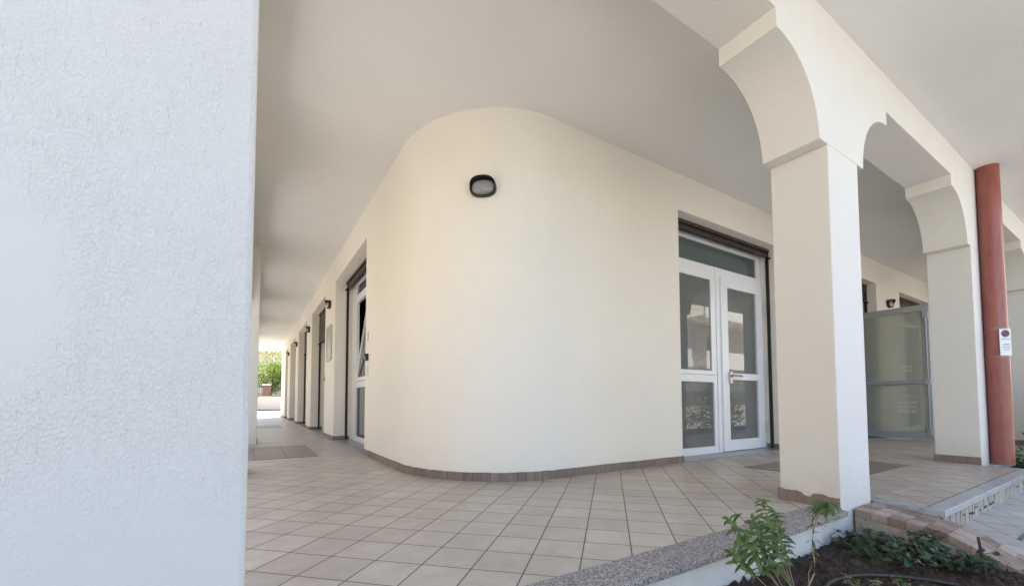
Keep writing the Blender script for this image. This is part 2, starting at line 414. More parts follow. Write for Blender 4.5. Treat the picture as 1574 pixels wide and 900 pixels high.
# ================================================================== BUILDING
bld = thing('corner_building', (1.222, 2.856, 0), 'cream stuccoed corner building with a rounded corner and recessed shop doorways under the portico', 'building')
def notched(P, a0, a1, ops, zb, zt):
    pts = [P(a0, zb)]
    for s, e in ops: pts += [P(s, zb), P(s, ZL), P(e, ZL), P(e, zb)]
    return pts + [P(a1, zb), P(a1, zt), P(a0, zt)]
EA, EB = 1.0, 1.10
bm = BM()
prism(bm, notched(lambda a, z: (a, Yr, z), Xl + EA, XE, OPR, -.02, 3.2), (0, .28, 0))
prism(bm, notched(lambda a, z: (Xl, a, z), Yr + EB, YE, OPL, -.02, 3.2), (.28, 0, 0))
def curve(t, off=0):     # t 0 = on the left wall, 1 = on the right wall
    a = t * math.pi / 2; ca, sa = math.cos(a), math.sin(a)
    p = Vector((Xl + EA - EA * ca, Yr + EB - EB * sa, 0)); n = Vector((-ca / EA, -sa / EB, 0)).normalized()
    return p + n * off, n
NS = 56; lo, hi = [], []
for i in range(NS + 1):
    p, n = curve(i / NS); lo.append(bm.verts.new((p.x, p.y, -.02))); hi.append(bm.verts.new((p.x, p.y, 3.2)))
for i in range(NS): bm.faces.new((lo[i], lo[i + 1], hi[i + 1], hi[i]))
bmesh.ops.remove_doubles(bm, verts=bm.verts[:], dist=.0004)
wall = obj('wall', bm, M['wall'], bld, smooth=30)
bm = BM(); box(bm, (2.35, 3.7, -.1), (XE - .01, YE - .01, 3.13)); box(bm, (1.51, YE - .3, -.1), (2.33, YE - .005, 3.13)); box(bm, (XE - .3, 3.15, -.1), (XE - .005, 3.69, 3.13))
obj('inner_wall', bm, M['wall'], bld)
bm = BM(); box(bm, (-.2, 1.22, Zc), (XE - .001, YE - .001, 3.299)); obj('ceiling', bm, M['ceil'], bld)
bm = BM(); box(bm, (-2.2, -.40, ZO), (XE, Ya - .001, 3.298)); box(bm, (-2.2, -.40, 3.30), (XE, -.27, 4.2)); obj('balcony', bm, M['ceil'], bld)  # left end carried on unseen over the near column to screen off sky
bm = BM(); box(bm, (-.44, Ya, 3.301), (XE, YE, 7.4)); obj('upper_storey', bm, M['wall'], bld)
# skirting tiles along wall, curve and into the reveals
def sk(bm, p, q, n, h=.072, th=.011):
    p, q, n = Vector(p), Vector(q), Vector(n); d = (q - p).normalized() * .0012
    a = [p + d, q - d, q - d + n * th, p + d + n * th]
    dz = random.uniform(-.002, .002)
    prism(bm, [(v.x, v.y, -.01) for v in a], (0, 0, h + .01 + dz))
def run(p, q, n, step=.206):
    p, q = Vector(p), Vector(q); L = (q - p).length; k = max(1, round(L / step))
    bm = BM()
    for i in range(k): sk(bm, p + (q - p) * i / k, p + (q - p) * (i + 1) / k, n)
    obj('skirting', bm, M['skirt'], bld)
k = 22; cbm = BM()
for i in range(k):
    a, na = curve(i / k); b_, nb = curve((i + 1) / k); sk(cbm, a, b_, (na + nb).normalized())
prev = Yr + EB
for s, e in OPL:
    run((Xl, prev, 0), (Xl, s, 0), (-1, 0, 0)); prev = e
    run((Xl - .011, e, 0), (1.47, e, 0), (0, -1, 0)); run((Xl - .011, s, 0), (1.47, s, 0), (0, 1, 0))
run((Xl, prev, 0), (Xl, YE, 0), (-1, 0, 0))
prev = Xl + EA
for s, e in OPR:
    run((prev, Yr, 0), (s, Yr, 0), (0, -1, 0)); prev = e
    run((e, Yr - .011, 0), (e, 3.08, 0), (-1, 0, 0)); run((s, Yr - .011, 0), (s, 3.08, 0), (1, 0, 0))
run((prev, Yr, 0), (XE, Yr, 0), (0, -1, 0))
obj('skirting', cbm, M['skirt'], bld)
for (s, e) in OPR:
    bm = BM(); box(bm, (s + .013, Yr - .012, -.02), (e - .013, 3.2, .008)); obj('threshold', bm, M['slate'], bld, bevel=.002)
for (s, e) in OPL:
    bm = BM(); box(bm, (Xl - .012, s + .013, -.02), (1.6, e - .013, .008)); obj('threshold', bm, M['slate'], bld, bevel=.002)

def shutter(P, s, e, zdown, cface, label=None):
    """roller shutter box: drawn down to zdown, with its two guide rails"""
    bm = BM(); A = cface
    pbox(bm, P, s + .002, e - .002, 2.695, ZL - .001, A - .10, A)
    z = 2.693
    while z > zdown + .005:
        z2 = max(zdown, z - .055)
        prism(bm, [P(s + .03, z, A - .035), P(s + .03, z - .012, A - .015), P(s + .03, z2 + .012, A - .015), P(s + .03, z2 + .002, A - .035), P(s + .03, z2 + .002, A - .045), P(s + .03, z, A - .045)],
              Vector(P(e - .03, 0, 0)) - Vector(P(s + .03, 0, 0)))
        z = z2
    pbox(bm, P, s + .03, e - .03, zdown - .03, zdown, A - .05, A - .008)
    sh = obj('roller_shutter', bm, M['shutter'], bld)
    for a0, a1 in ((s + .001, s + .020), (e - .020, e - .001)):
        bm = BM(); pbox(bm, P, a0, a1, .009, 2.694, A - .05, A - .012); obj('guide_rail', bm, M['black'], sh)
    for a0, a1 in ((s + .001, s + .06), (e - .06, e - .001)):
        bm = BM(); pbox(bm, P, a0, a1, zdown - .06, zdown - .032, A - .03, A + .012); obj('stop', bm, M['black'], sh)
    return sh

# ---- right doorway by the rounded corner: white frame, transom, fixed panel with sash, door leaf
s, e = OPR[0]
shutter(PR, s, e, 2.655, .13)
bm = BM()
gridframe(bm, [s + .004, 4.00, 4.905, 5.072, 5.955, 6.034, e - .003], [.009, .032, .095, .882, .985, 2.222, 2.347, 2.612, 2.725],
          {(1, 2), (1, 4), (3, 1), (4, 1), (3, 2), (4, 2), (3, 3), (4, 3), (3, 4), (4, 4), (1, 6), (2, 6), (3, 6)}, PR, -.05, 0)
pbox(bm, PR, 4.972, 4.990, .03, 2.345, .0005, .012)
fr = obj('door_frame', bm, M['white'], bld, bevel=.003); tag(fr, 'white aluminium frame with a transom light across its top')
def pane(parent, P, a0, a1, b0, b1, c, mat='pane'):
    bm = BM(); pbox(bm, P, a0, a1, b0, b1, c - .006, c); return obj('pane', bm, M[mat], parent)
pane(fr, PR, 4.00, 5.955, 2.347, 2.612, -.022, 'tealpane'); pane(fr, PR, 4.0, 4.905, .095, .882, -.022)
bm = BM(); gridframe(bm, [3.955, 4.07, 4.838, 4.918], [.972, 1.022, 2.158, 2.232], {(1, 1)}, PR, .0006, .022)
sash = obj('window_sash', bm, M['white'], bld, bevel=.004); pane(sash, PR, 4.07, 4.838, 1.022, 2.158, .008)
bm = BM(); gridframe(bm, [5.064, 5.205, 5.890, 6.040], [.018, .154, .921, 1.009, 2.110, 2.232], {(1, 1), (1, 3)}, PR, -.035, .022)
leaf = obj('door_leaf', bm, M['white'], bld, bevel=.004)
pane(leaf, PR, 5.205, 5.890, .154, .921, -.004); pane(leaf, PR, 5.205, 5.890, 1.009, 2.110, -.004)
bm = BM(); pbox(bm, PR, 5.185, 5.245, .875, 1.02, .0225, .045); tube(bm, [PR(5.215, .975, .045), PR(5.215, .975, .085), PR(5.24, .975, .09), PR(5.39, .968, .088)], [.012, .012, .012, .010], 10)
obj('handle', bm, M['steel'], leaf, bevel=.004)
for z in (.30, 1.08, 1.93):
    bm = BM(); tube(bm, [PR(6.046, z - .075, .032), PR(6.046, z + .075, .032)], .012, 10); pbox(bm, PR, 6.032, 6.0525, z - .07, z + .07, .0225, .028)
    obj('hinge', bm, M['steel'], leaf)

# ---- second right doorway: grey glazed leaf standing open into the portico
s, e = OPR[1]
shutter(PR, s, e, 2.45, .13)
bm = BM(); gridframe(bm, [s + .004, s + .07, e - .07, e - .004], [.009, 2.25, 2.33, 2.62, 2.72], {(1, 0), (1, 2)}, PR, -.05, 0)
f2 = obj('door_frame', bm, M['grey'], bld, bevel=.003); pane(f2, PR, s + .07, e - .07, 2.33, 2.62, -.02, 'tealpane')
bm = BM(); gridframe(bm, [s + .075, s + .16, e - .98, e - .9], [.02, .14, 1.0, 1.1, 2.13, 2.24], {(1, 1), (1, 3)}, PR, -.04, .0)
l2 = obj('door_leaf', bm, M['grey'], bld, bevel=.003); pane(l2, PR, s + .16, e - .98, .14, 1.0, -.02); pane(l2, PR, s + .16, e - .98, 1.1, 2.13, -.02)
hx, hy = 9.335, 3.11; dirv = (Vector((9.325, 2.165, 0)) - Vector((hx, hy, 0))); LW = dirv.length; dirv.normalize(); nrm = Vector((-1, 0, 0))
PD = lambda a, b, c: tuple(Vector((hx, hy, b)) + dirv * a + nrm * c)
bm = BM(); gridframe(bm, [0, .085, LW - .085, LW], [.022, .135, .905, .985, 2.115, 2.215], {(1, 1), (1, 3)}, PD, -.025, .025)
gd = obj('door_leaf', bm, M['grey'], bld, bevel=.003); tag(gd, 'grey aluminium glazed leaf standing open into the portico')
pane(gd, PD, .085, LW - .085, .135, .905, .003, 'clear'); pane(gd, PD, .085, LW - .085, .985, 2.115, .003, 'clear')
bm = BM(); tube(bm, [PD(.05, .935, .03), PD(.05, .935, .075), PD(LW - .05, .935, .075), PD(LW - .05, .935, .03)], .017, 10); obj('push_bar', bm, M['grey'], gd, smooth=40)
bm = BM(); tube(bm, [PD(LW - .035, .10, .045), PD(LW - .035, 2.08, .045)], .011, 8)
for z in (.14, .95, 2.04): pbox(bm, PD, LW - .065, LW - .008, z - .045, z + .045, .0255, .062)
obj('latch_rod', bm, M['grey'], gd)
rs = random.Random(3)                         # worn white lettering on the panes, too faint to read
for (z, a0, a1, hh) in ((.715, .50, .74, .012), (.60, .50, .73, .03), (.53, .50, .72, .03), (.45, .51, .74, .03), (1.20, .56, .70, .03), (1.14, .60, .68, .02)):
    bm = BM(); A_, B_, H_, a = [a0], [z, z + .003, z + hh], set(), a0
    while a < a1:
        a += rs.uniform(.006, .022); A_.append(a); a += rs.uniform(.005, .014); A_.append(a); H_.add((len(A_) - 2, 1))
    gridframe(bm, A_, B_, H_, PD, .0032, .0038)
    obj('lettering', bm, M['plate'], gd)

# ---- other right doorways
for s, e in OPR[2:]:
    shutter(PR, s, e, 2.58, .13)
    bm = BM(); gridframe(bm, [s + .004, s + .09, (s + e) / 2 - .05, (s + e) / 2 + .05, e - .09, e - .004], [.009, .12, .95, 1.03, 2.2, 2.3, 2.55, 2.72], {(1, 1), (3, 1), (1, 3), (3, 3), (1, 5), (3, 5)}, PR, -.05, 0)
    f = obj('door_frame', bm, M['white'], bld, bevel=.003)
    for a0, a1 in ((s + .09, (s + e) / 2 - .05), ((s + e) / 2 + .05, e - .09)):
        for b0, b1 in ((.12, .95), (1.03, 2.2), (2.3, 2.55)): pane(f, PR, a0, a1, b0, b1, -.02)

# ---- first left doorway: white frame with a window tilted inwards
s, e = OPL[0]
shutter(PL, s, e, 2.64, .11)
bm = BM()
gridframe(bm, [s + .004, s + .08, 6.42, 6.52, 7.335, 7.60 - .19, e - .004][:5] + [e - .28, e - .004], [.009, .085, .885, .985, 2.315, 2.435, 2.605, 2.72],
          {(1, 1), (3, 1), (1, 3), (3, 3), (1, 5), (3, 5)}, PL, -.05, 0)
fl = obj('door_frame', bm, M['white'], bld, bevel=.003); tag(fl, 'white frame with one window tilted inwards')
for a0, a1 in ((s + .08, 6.42), (6.52, 7.335)):
    pane(fl, PL, a0, a1, .085, .885, -.02, 'tealpane'); pane(fl, PL, a0, a1, 2.435, 2.605, -.02, 'tealpane')
pane(fl, PL, s + .08, 6.42, .985, 2.315, -.02, 'tealpane')
th = R(7.5)
PT = lambda a, b, c: (1.50 + (b - .99) * math.sin(th) - c, a, .99 + (b - .99) * math.cos(th))
bm = BM(); gridframe(bm, [6.53, 6.59, 7.265, 7.325], [.99, 1.05, 2.25, 2.31], {(1, 1)}, PT, -.03, .012)
ws = obj('window_sash', bm, M['white'], bld, bevel=.003); pane(ws, PT, 6.59, 7.265, 1.05, 2.25, -.008, 'tealpane')
# ---- other left doorways: plain doors behind half-drawn brown shutters
for i, (s, e) in enumerate(OPL[1:]):
    shutter(PL, s, e, (2.07, 2.12, 2.6, 2.6)[i], .13)
    bm = BM(); gridframe(bm, [s + .004, s + .08, (s + e) / 2 - .03, (s + e) / 2 + .03, e - .08, e - .004], [.009, .12, 1.0, 1.1, 2.4, 2.72], {(1, 1), (3, 1), (1, 3), (3, 3)}, PL, -.05, 0)
    f = obj('door_frame', bm, M['doorwhite'], bld)
    for a0, a1 in ((s + .08, (s + e) / 2 - .03), ((s + e) / 2 + .03, e - .08)):
        for b0, b1 in ((.12, 1.0), (1.1, 2.4)): pane(f, PL, a0, a1, b0, b1, -.02, 'pane')

def two_tone(o, inner):
    '''the street faces are painted white, the faces towards the portico cream'''
    o.data.materials.append(inner)
    for p in o.data.polygons: p.material_index = 0 if p.normal.y < -.9 else 1
    return o
# ================================================================== ARCADE
arc = thing('portico_arcade', (3.23, 1.29, 0), 'white stuccoed arcade of square columns and stepped arches along the tiled portico', 'arcade')
def archline(cols, z0=ZI):
    """outline of the beam from the first to the last column, arches cut below"""
    pts = []
    for i, (a, b) in enumerate(cols):
        if i > 0:
            ax = a - DN; r = RS - DN
            pts += [(a - RS, ZT1), (a - RS, ZT0)]
            for k in range(1, 18):
                t = math.pi / 2 * (1 - k / 18); pts.append((a - RS + r * math.cos(t), ZI + (ZT0 - ZI) * math.sin(t)))
            pts += [(ax, ZI), ]
        else: pts.append((a, ZI))
        if i < len(cols) - 1:
            bx = b + DN; r = RS - DN
            pts += [(bx, ZI)]
            for k in range(1, 18):
                t = math.pi / 2 * k / 18; pts.append((bx + r - r * math.cos(t), ZI + (ZT0 - ZI) * math.sin(t)))
            pts += [(b + RS, ZT0), (b + RS, ZT1)]
        else: pts.append((b, ZI))
    return pts + [(cols[-1][1], 3.299), (cols[0][0], 3.299)]
bm = BM(); prism(bm, [(a, Ya, z) for a, z in archline(CX)], (0, Yb - Ya, 0)); two_tone(obj('arched_beam', bm, M['arc'], arc, bevel=.004, smooth=25), M['arcin'])
ycols = [(1.4575, 1.458)] + CY[1:]
bm = BM(); prism(bm, [(-.345, a, z) for a, z in archline([(1.4575, 1.46)] + CY[1:])], (.333, 0, 0)); obj('arched_beam', bm, M['arcin'], arc, bevel=.004, smooth=25)
def column(x0, x1, y0, y1, mat, bev, label=None, skirts=True, rough_top=False, zb=-.03, top=ZI - .0005):
    bm = BM(); box(bm, (x0, y0, zb), (x1, y1, top))
    c = two_tone(obj('column', bm, mat, arc, bevel=bev), M['arcin'])
    if label: c['label'] = label
    if skirts:
        t = .012
        for (p, q, n) in (((x0, y0 + .004), (x0, y1), (-1, 0)), ((x1, y0 + .004), (x1, y1), (1, 0)), ((x0 - t, y1), (x1 + t, y1), (0, 1))):
            bm = BM(); p, q, n = Vector((*p, 0)), Vector((*q, 0)), Vector((*n, 0)); kk = 24; top = []
            for j in range(kk + 1):
                f = j / kk; jag = random.uniform(-.005, .002) if rough_top else random.uniform(-.0008, .0008)
                if rough_top and n.x < 0:
                    if .42 < f < .60: jag -= .022
                    elif f < .2: jag -= .006
                top.append((*(p + (q - p) * f).xy, .074 + jag))
            prism(bm, [(p.x, p.y, -.012), (q.x, q.y, -.012)] + top[::-1], n * t)
            obj('skirting', bm, M['skirt'], c)
    return c
column(*CX[0], Ya, Yb, M['rustic'], .012, 'rough white plastered column filling the left foreground', False)
for i, (a, b) in enumerate(CX[1:]):
    column(a, b, Ya, Yb, M['arc'], .006, ('white column nearest the leafy plant, its brown skirting chipped', 'white column with the red drainpipe against it')[i] if i < 2 else None, True, i == 0)
for i, (a, b) in enumerate(CY[1:]):
    column(-.345 if i != 1 else -.343, .108 if i == 1 else -.012, a, b, M['arcin'], .006, top=ZI - .0005 if i != 1 else Zc - .001)
bm = BM()
box(bm, (-.44, Ya, -.9), (3.453, Yb - .01, -.0305)); box(bm, (6.272, Ya, -.9), (XE, Yb - .01, -.0305)); box(bm, (-.345, Yb, -.9), (-.012, YE, -.0305))
box(bm, (3.4535, Ya + .003, -.9), (6.2715, Yb - .01, -.31))
obj('plinth', bm, M['arc'], arc, bevel=.003)
bm = BM(); xs = [0, .98, 2.05, 3.008]
for a, b in zip(xs, xs[1:]): box(bm, (a + .001, 1.083, -.03), (b - .001, 1.266, .0008))
obj('granite_edging', bm, M['granite'], arc, bevel=.003)
bm = BM(); box(bm, (6.716, 1.083, -.03), (9.459, 1.266, .0025)); obj('granite_edging', bm, M['granite'], arc, bevel=.003)

# ================================================================== LANDING, STEP, BRICK KERB
land = thing('entrance_landing', (4.9, .95, 0), 'tiled entrance landing with a grey marble edge and a crazed stone riser', 'step')
bm = BM(); prism(bm, [(3.548, .876, -.3), (6.14, .876, -.3), (6.14, Ya, -.3), (3.548, Ya, -.3)], (0, 0, .299)); obj('tiled_top', bm, M['tile'], land)
bm = BM()
prism(bm, [(3.468, .778, -.038), (4.6, .778, -.038), (4.6, .868, -.038), (3.5415, .868, -.038)], (0, 0, .039))
prism(bm, [(4.602, .778, -.038), (6.25, .778, -.038), (6.154, .868, -.038), (4.602, .868, -.038)], (0, 0, .039))
prism(bm, [(3.468, .780, -.038), (3.5405, .869, -.038), (3.5405, 1.117, -.038), (3.468, 1.117, -.038)], (0, 0, .039))
prism(bm, [(6.25, .780, -.03), (6.25, 1.117, -.03), (6.155, 1.117, -.03), (6.155, .869, -.03)], (0, 0, .031))
obj('marble_edge', bm, M['marble'], land, bevel=.003)
bm = BM(); box(bm, (3.548, .868, -.03), (6.15, .8755, -.0005)); box(bm, (3.5408, .869, -.03), (3.5475, 1.117, -.0005)); obj('dark_inset', bm, M['inset'], land)
# riser: mortar core with irregular upright stones let into it
bm = BM(); box(bm, (3.474, .800, -.5), (6.24, .84, -.0385)); rz = obj('stone_riser', bm, M['darkjoint'], land)
bm = BM(); box(bm, (3.471, .8005, -.5), (3.52, 1.11, -.0388)); obj('side_face', bm, M['mortar'], land)
bm = BM(); rs = random.Random(11); x = 3.492
while x < 6.2:
    wv = rs.uniform(.045, .095); lean = rs.uniform(-.022, .022)
    if rs.random() < .45:
        zs = rs.uniform(-.115, -.075); spl = [(-.041, zs + rs.uniform(.004, .012)), (zs - .006, -.21)]
    else: spl = [(-.041, -.21)]
    for zt, zb in spl:
        f = lambda z: lean * (z + .12) / .09
        g = .0055
        pts = [(x + g + f(zt), .800, zt), (x + wv / 2 + f(zt), .800, zt - rs.uniform(-.002, .006)), (x + wv - g + f(zt) + rs.uniform(-.01, .006), .800, zt), (x + wv - g + f(zb) + rs.uniform(-.008, .008), .800, zb), (x + g + f(zb), .800, zb)]
        prism(bm, pts, (0, -.011, 0))
    x += wv
obj('riser_stone', bm, M['mosaic'], rz, bevel=.002)
zlow = lambda y: -.143 - .16 * (.785 - y)
bm = BM(); prism(bm, [(3.47, .7995, zlow(.7995)), (3.47, -1.045, zlow(-1.045)), (3.47, -1.045, -.9), (3.47, .7995, -.9)], (3.6, 0, 0)); struct('lower_ramp', bm, M['lowtile'])
bm = BM(); prism(bm, [(3.9, .57, zlow(.57) + .0015), (3.9, .55, zlow(.55) + .0015), (7.0, .55, zlow(.55) + .0015), (7.0, .57, zlow(.57) + .0015)], (0, 0, .003)); struct('paving_strip', bm, M['inset'])
# sloping brick kerb beside the soil
kb = thing('brick_kerb', (3.31, .6, -.1), 'low sloping kerb of worn pink bricks between the soil bed and the landing', 'kerb')
prof = [(1.105, -.006), (.95, -.022), (.79, -.040), (.70, -.056), (.62, -.092), (.50, -.155), (.36, -.20), (.22, -.225), (.05, -.25), (-.15, -.28), (-.4, -.31), (-.7, -.34), (-1.0, -.37)]
bm = BM()
for (ya, za), (yb, zb) in zip(prof, prof[1:]):
    nrow = 3 if yb > .1 else 2; xs = [3.155, 3.25, 3.36, 3.462]
    n2 = max(1, round((ya - yb) / .08))
    for q in range(n2):
        y0 = ya + (yb - ya) * q / n2; y1 = ya + (yb - ya) * (q + 1) / n2
        za_ = za + (zb - za) * q / n2; zb_ = za + (zb - za) * (q + 1) / n2
        sh = random.uniform(-.012, .012)
        xx = [3.155, 3.26 + sh, 3.36 - sh, 3.463]
        for a, b in zip(xx, xx[1:]):
            j = random.uniform(-.002, .002); jx = random.uniform(-.003, .003) if a == 3.155 else 0
            prism(bm, [(a + .0025 + jx, y0 - .0025, za_ + j), (a + .0025 + jx, y1 + .0025, zb_ + j), (a + .0025 + jx, y1 + .0025, zb_ - .05), (a + .0025 + jx, y0 - .0025, za_ - .05)], (b - a - .005 - jx, 0, 0))
obj('brick', bm, M['brick'], kb, bevel=.003)
bm = BM()
for (ya, za), (yb, zb) in zip(prof, prof[1:]):
    prism(bm, [(3.162, ya, za - .005), (3.162, yb, zb - .005), (3.162, yb, -.7), (3.162, ya, -.7)], (.296, 0, 0))
obj('mortar_bed', bm, M['mortar'], kb)

# ================================================================== DRAINPIPE AND SIGN
PX, PY, PRD = 6.61, 1.033, .0875
bm = BM(); ring = 40
zz = [-.005, .02, .3, .9, 1.08, 1.083, 1.40, 1.403, 2.0, 2.6, 3.119]
tube(bm, [(PX, PY, z) for z in zz], [PRD * (1 + (.012 if z < .01 else 0)) for z in zz], ring)
dp = thing('drainpipe', (PX, PY, 0), 'thick rust red drainpipe standing against the second white column', 'drainpipe')
obj('pipe', bm, M['pipe'], dp, smooth=40)
na = math.atan2(-.743, -.669); N = Vector((math.cos(na), math.sin(na), 0)); T = Vector((-N.y, N.x, 0)) * -1
# T runs to the right as seen from outside
if T.dot(Vector((.3, -.9, 0))) < 0: T = -T
SC = Vector((PX, PY, 0)) + N * (PRD + .008)
PS = lambda a, b, c: tuple(SC + T * a + N * c + Vector((0, 0, b)))
sg = thing('parking_sign', (SC.x, SC.y, 1.12), 'small white no parking notice taped to the red drainpipe', 'sign')
bm = BM(); pbox(bm, PS, -.049, .049, 1.105, 1.378, -.004, .003); obj('panel', bm, M['label'], sg, bevel=.002)
def disc(bm, P, ca, cb, r0, r1, c0, n=32):
    for i in range(n):
        a, b = 2 * math.pi * i / n, 2 * math.pi * (i + 1) / n
        bm.faces.new([bm.verts.new(P(ca + r * math.cos(t), cb + r * math.sin(t), c0)) for r, t in ((r0, a), (r1, a), (r1, b), (r0, b))])
    bmesh.ops.remove_doubles(bm, verts=bm.verts[:], dist=.0003)
bm = BM(); disc(bm, PS, 0, 1.33, .0001, .030, .0036); obj('blue_disc', bm, M['ink'], sg, recalc=False)
bm = BM(); disc(bm, PS, 0, 1.33, .030, .038, .0042)
bm.faces.new([bm.verts.new(PS(a, b, .0045)) for a, b in [(-.025, 1.351), (-.021, 1.355), (.025, 1.309), (.021, 1.305)]]); obj('red_ring', bm, M['red'], sg, recalc=False)
def words(txt, a, b, size, name='text', mat='ink'):
    cu = bpy.data.curves.new(name, 'FONT'); cu.body = txt; cu.size = size; cu.align_x = 'CENTER'
    to = bpy.data.objects.new(name, cu); COL.objects.link(to)
    dg = bpy.context.evaluated_depsgraph_get(); me = bpy.data.meshes.new_from_object(to.evaluated_get(dg))
    bpy.data.objects.remove(to); bpy.data.curves.remove(cu)
    for v in me.vertices: v.co = Vector(PS(a + v.co.x, b + v.co.y, .0042)) - sg.location
    me.materials.clear(); me.materials.append(M[mat])
    o = bpy.data.objects.new(name, me); COL.objects.link(o); o.parent = sg; return o
words('LASCIARE', 0, 1.268, .0185); words('LIBERO', .004, 1.212, .0185); words('PASSAGGIO', .004, 1.187, .0145); words('AUTO', .004, 1.160, .0185)
for z in (1.086, 1.379):
    bm = BM()
    pts = [(PX + (PRD + .0035) * math.cos(t), PY + (PRD + .0035) * math.sin(t)) for t in [na - 1.25 + 2.5 * i / 20 for i in range(21)]]
    lo_ = [bm.verts.new((*p, z)) for p in pts]; hi_ = [bm.verts.new((*p, z + .017)) for p in pts]
    for i in range(20): bm.faces.new((lo_[i], lo_[i + 1], hi_[i + 1], hi_[i]))
    tp = obj('tape', bm, M['tape'], sg, recalc=False); md = tp.modifiers.new('thick', 'SOLIDIFY'); md.thickness = .0015

# ================================================================== WALL LAMPS
def lamp_proto():
    root = thing('wall_lamp', (0, 0, 0), 'x', 'lamp', 'bulkhead lamps on the portico walls')
    def oval(t, sx, sz, y): 
        c, s_ = math.cos(t), math.sin(t); k = 2 / 2.5
        return (sx * math.copysign(abs(c) ** k, c), y, sz * math.copysign(abs(s_) ** k, s_))
    n = 56; W, H = .112, .076
    bm = BM(); rings = []
    def front(t): return .046 + .046 * max(0, math.sin(t)) ** .8
    prof_ = [(1.0, 0), (1.0, .6), (.99, .93), (.965, 1.0), (.93, .98), (.90, .85), (.88, .3)]
    for k, f in prof_:
        rings.append([bm.verts.new(oval(2 * math.pi * i / n, W * k, H * k, front(2 * math.pi * i / n) * f)) for i in range(n)])
    for a, b in zip(rings, rings[1:]):
        for i in range(n): bm.faces.new((a[i], a[(i + 1) % n], b[(i + 1) % n], b[i]))
    bm.faces.new(rings[0]); 
    obj('housing', bm, M['darkmetal'], root, smooth=45)
    bm = BM(); rings = []
    for j in range(9):
        ph = math.pi / 2 * j / 9; rings.append([bm.verts.new(oval(2 * math.pi * i / n, W * .885 * math.cos(ph), H * .885 * math.cos(ph), .014 + .048 * math.sin(ph))) for i in range(n)])
    for a, b in zip(rings, rings[1:]):
        for i in range(n): bm.faces.new((a[i], a[(i + 1) % n], b[(i + 1) % n], b[i]))
    bm.faces.new(rings[-1])
    obj('diffuser', bm, M['diff'], root, smooth=60)
    return root
lp = lamp_proto()
# curve position nearest the measured point
bt = min((i / 400 for i in range(401)), key=lambda t: (lambda p: abs(math.atan2(p.x, p.y) - math.atan2(1.572, 2.95)))(curve(t)[0]))
cp, cn = curve(bt)
spots = [(cp.x, cp.y, 2.436, math.atan2(cn.y, cn.x), 'dark oval wall lamp alone on the rounded corner of the wall')]
for yy, lab in ((8.25, 'dark hooded wall lamp above the framed notice board, nearest of the left corridor row'),
                (11.35, 'dark hooded wall lamp second from the viewer in the left corridor row'),
                (14.5, 'dark hooded wall lamp third from the viewer in the left corridor row'),
                (17.6, 'dark hooded wall lamp farthest down the left corridor row')):
    spots.append((Xl, yy, 2.43, math.pi, lab))
spots.append((9.989, Yr, 2.43, -math.pi / 2, 'dark hooded wall lamp above the open grey glass door'))
for i, (x, y, z, an, lab) in enumerate(spots):
    o = lp if i == 0 else copy_tree(lp)
    o.location = (x, y, z); o.rotation_euler = (0, 0, an - math.pi / 2); o['label'] = lab

# ================================================================== SMALL WALL FITTINGS
PW = lambda a, b, c: (Xl - c, a, b)
nb_ = thing('notice_board', (Xl, 8.23, 1.4), 'framed glazed notice board on the pier left of the first left doorway', 'notice board')
bm = BM(); gridframe(bm, [7.98, 8.03, 8.45, 8.50], [1.40, 1.45, 1.98, 2.03], {(1, 1)}, PW, .0005, .028); obj('frame', bm, M['steel'], nb_, bevel=.003)
bm = BM(); pbox(bm, PW, 8.03, 8.45, 1.45, 1.98, .0005, .014); obj('pane', bm, M['notice'], nb_)
bz = thing('doorbell', (Xl, 5.32, 1.17), 'small black doorbell box on the wall edge beside the first left doorway', 'doorbell')
bm = BM(); prism(bm, [PW(5.33, 1.155, .0005), PW(5.33, 1.155, .03), PW(5.33, 1.235, .05), PW(5.33, 1.24, .0005)], (0, -.07, 0)); obj('body', bm, M['black'], bz, bevel=.003)
bm = BM(); pbox(bm, PW, 5.28, 5.305, 1.18, 1.195, .037, .043); obj('button', bm, M['steel'], bz)
for z, lab in ((1.45, 'pale blank switch plate above the black doorbell'), (1.03, 'pale blank switch plate below the black doorbell')):
    t = thing('switch_plate', (Xl, 5.3, z), lab, 'switch plate', 'pale plates beside the first left doorway')
    bm = BM(); pbox(bm, PW, 5.26, 5.33, z - .06, z + .06, .0005, .009); obj('plate', bm, M['plate'], t, bevel=.003)
    bm = BM(); pbox(bm, PW, 5.275, 5.315, z - .03, z + .03, .0092, .012); obj('cover', bm, M['plate'], t)
ic = thing('intercom', (Xl, 8.73, 1.09), 'small steel intercom button on the pier edge past the notice board', 'intercom')
bm = BM(); pbox(bm, PW, 8.69, 8.76, 1.04, 1.15, .0005, .012); obj('plate', bm, M['steel'], ic, bevel=.003)
bm = BM(); tube(bm, [PW(8.725, 1.09, .012), PW(8.725, 1.09, .02)], .014, 12); obj('button', bm, M['black'], ic)

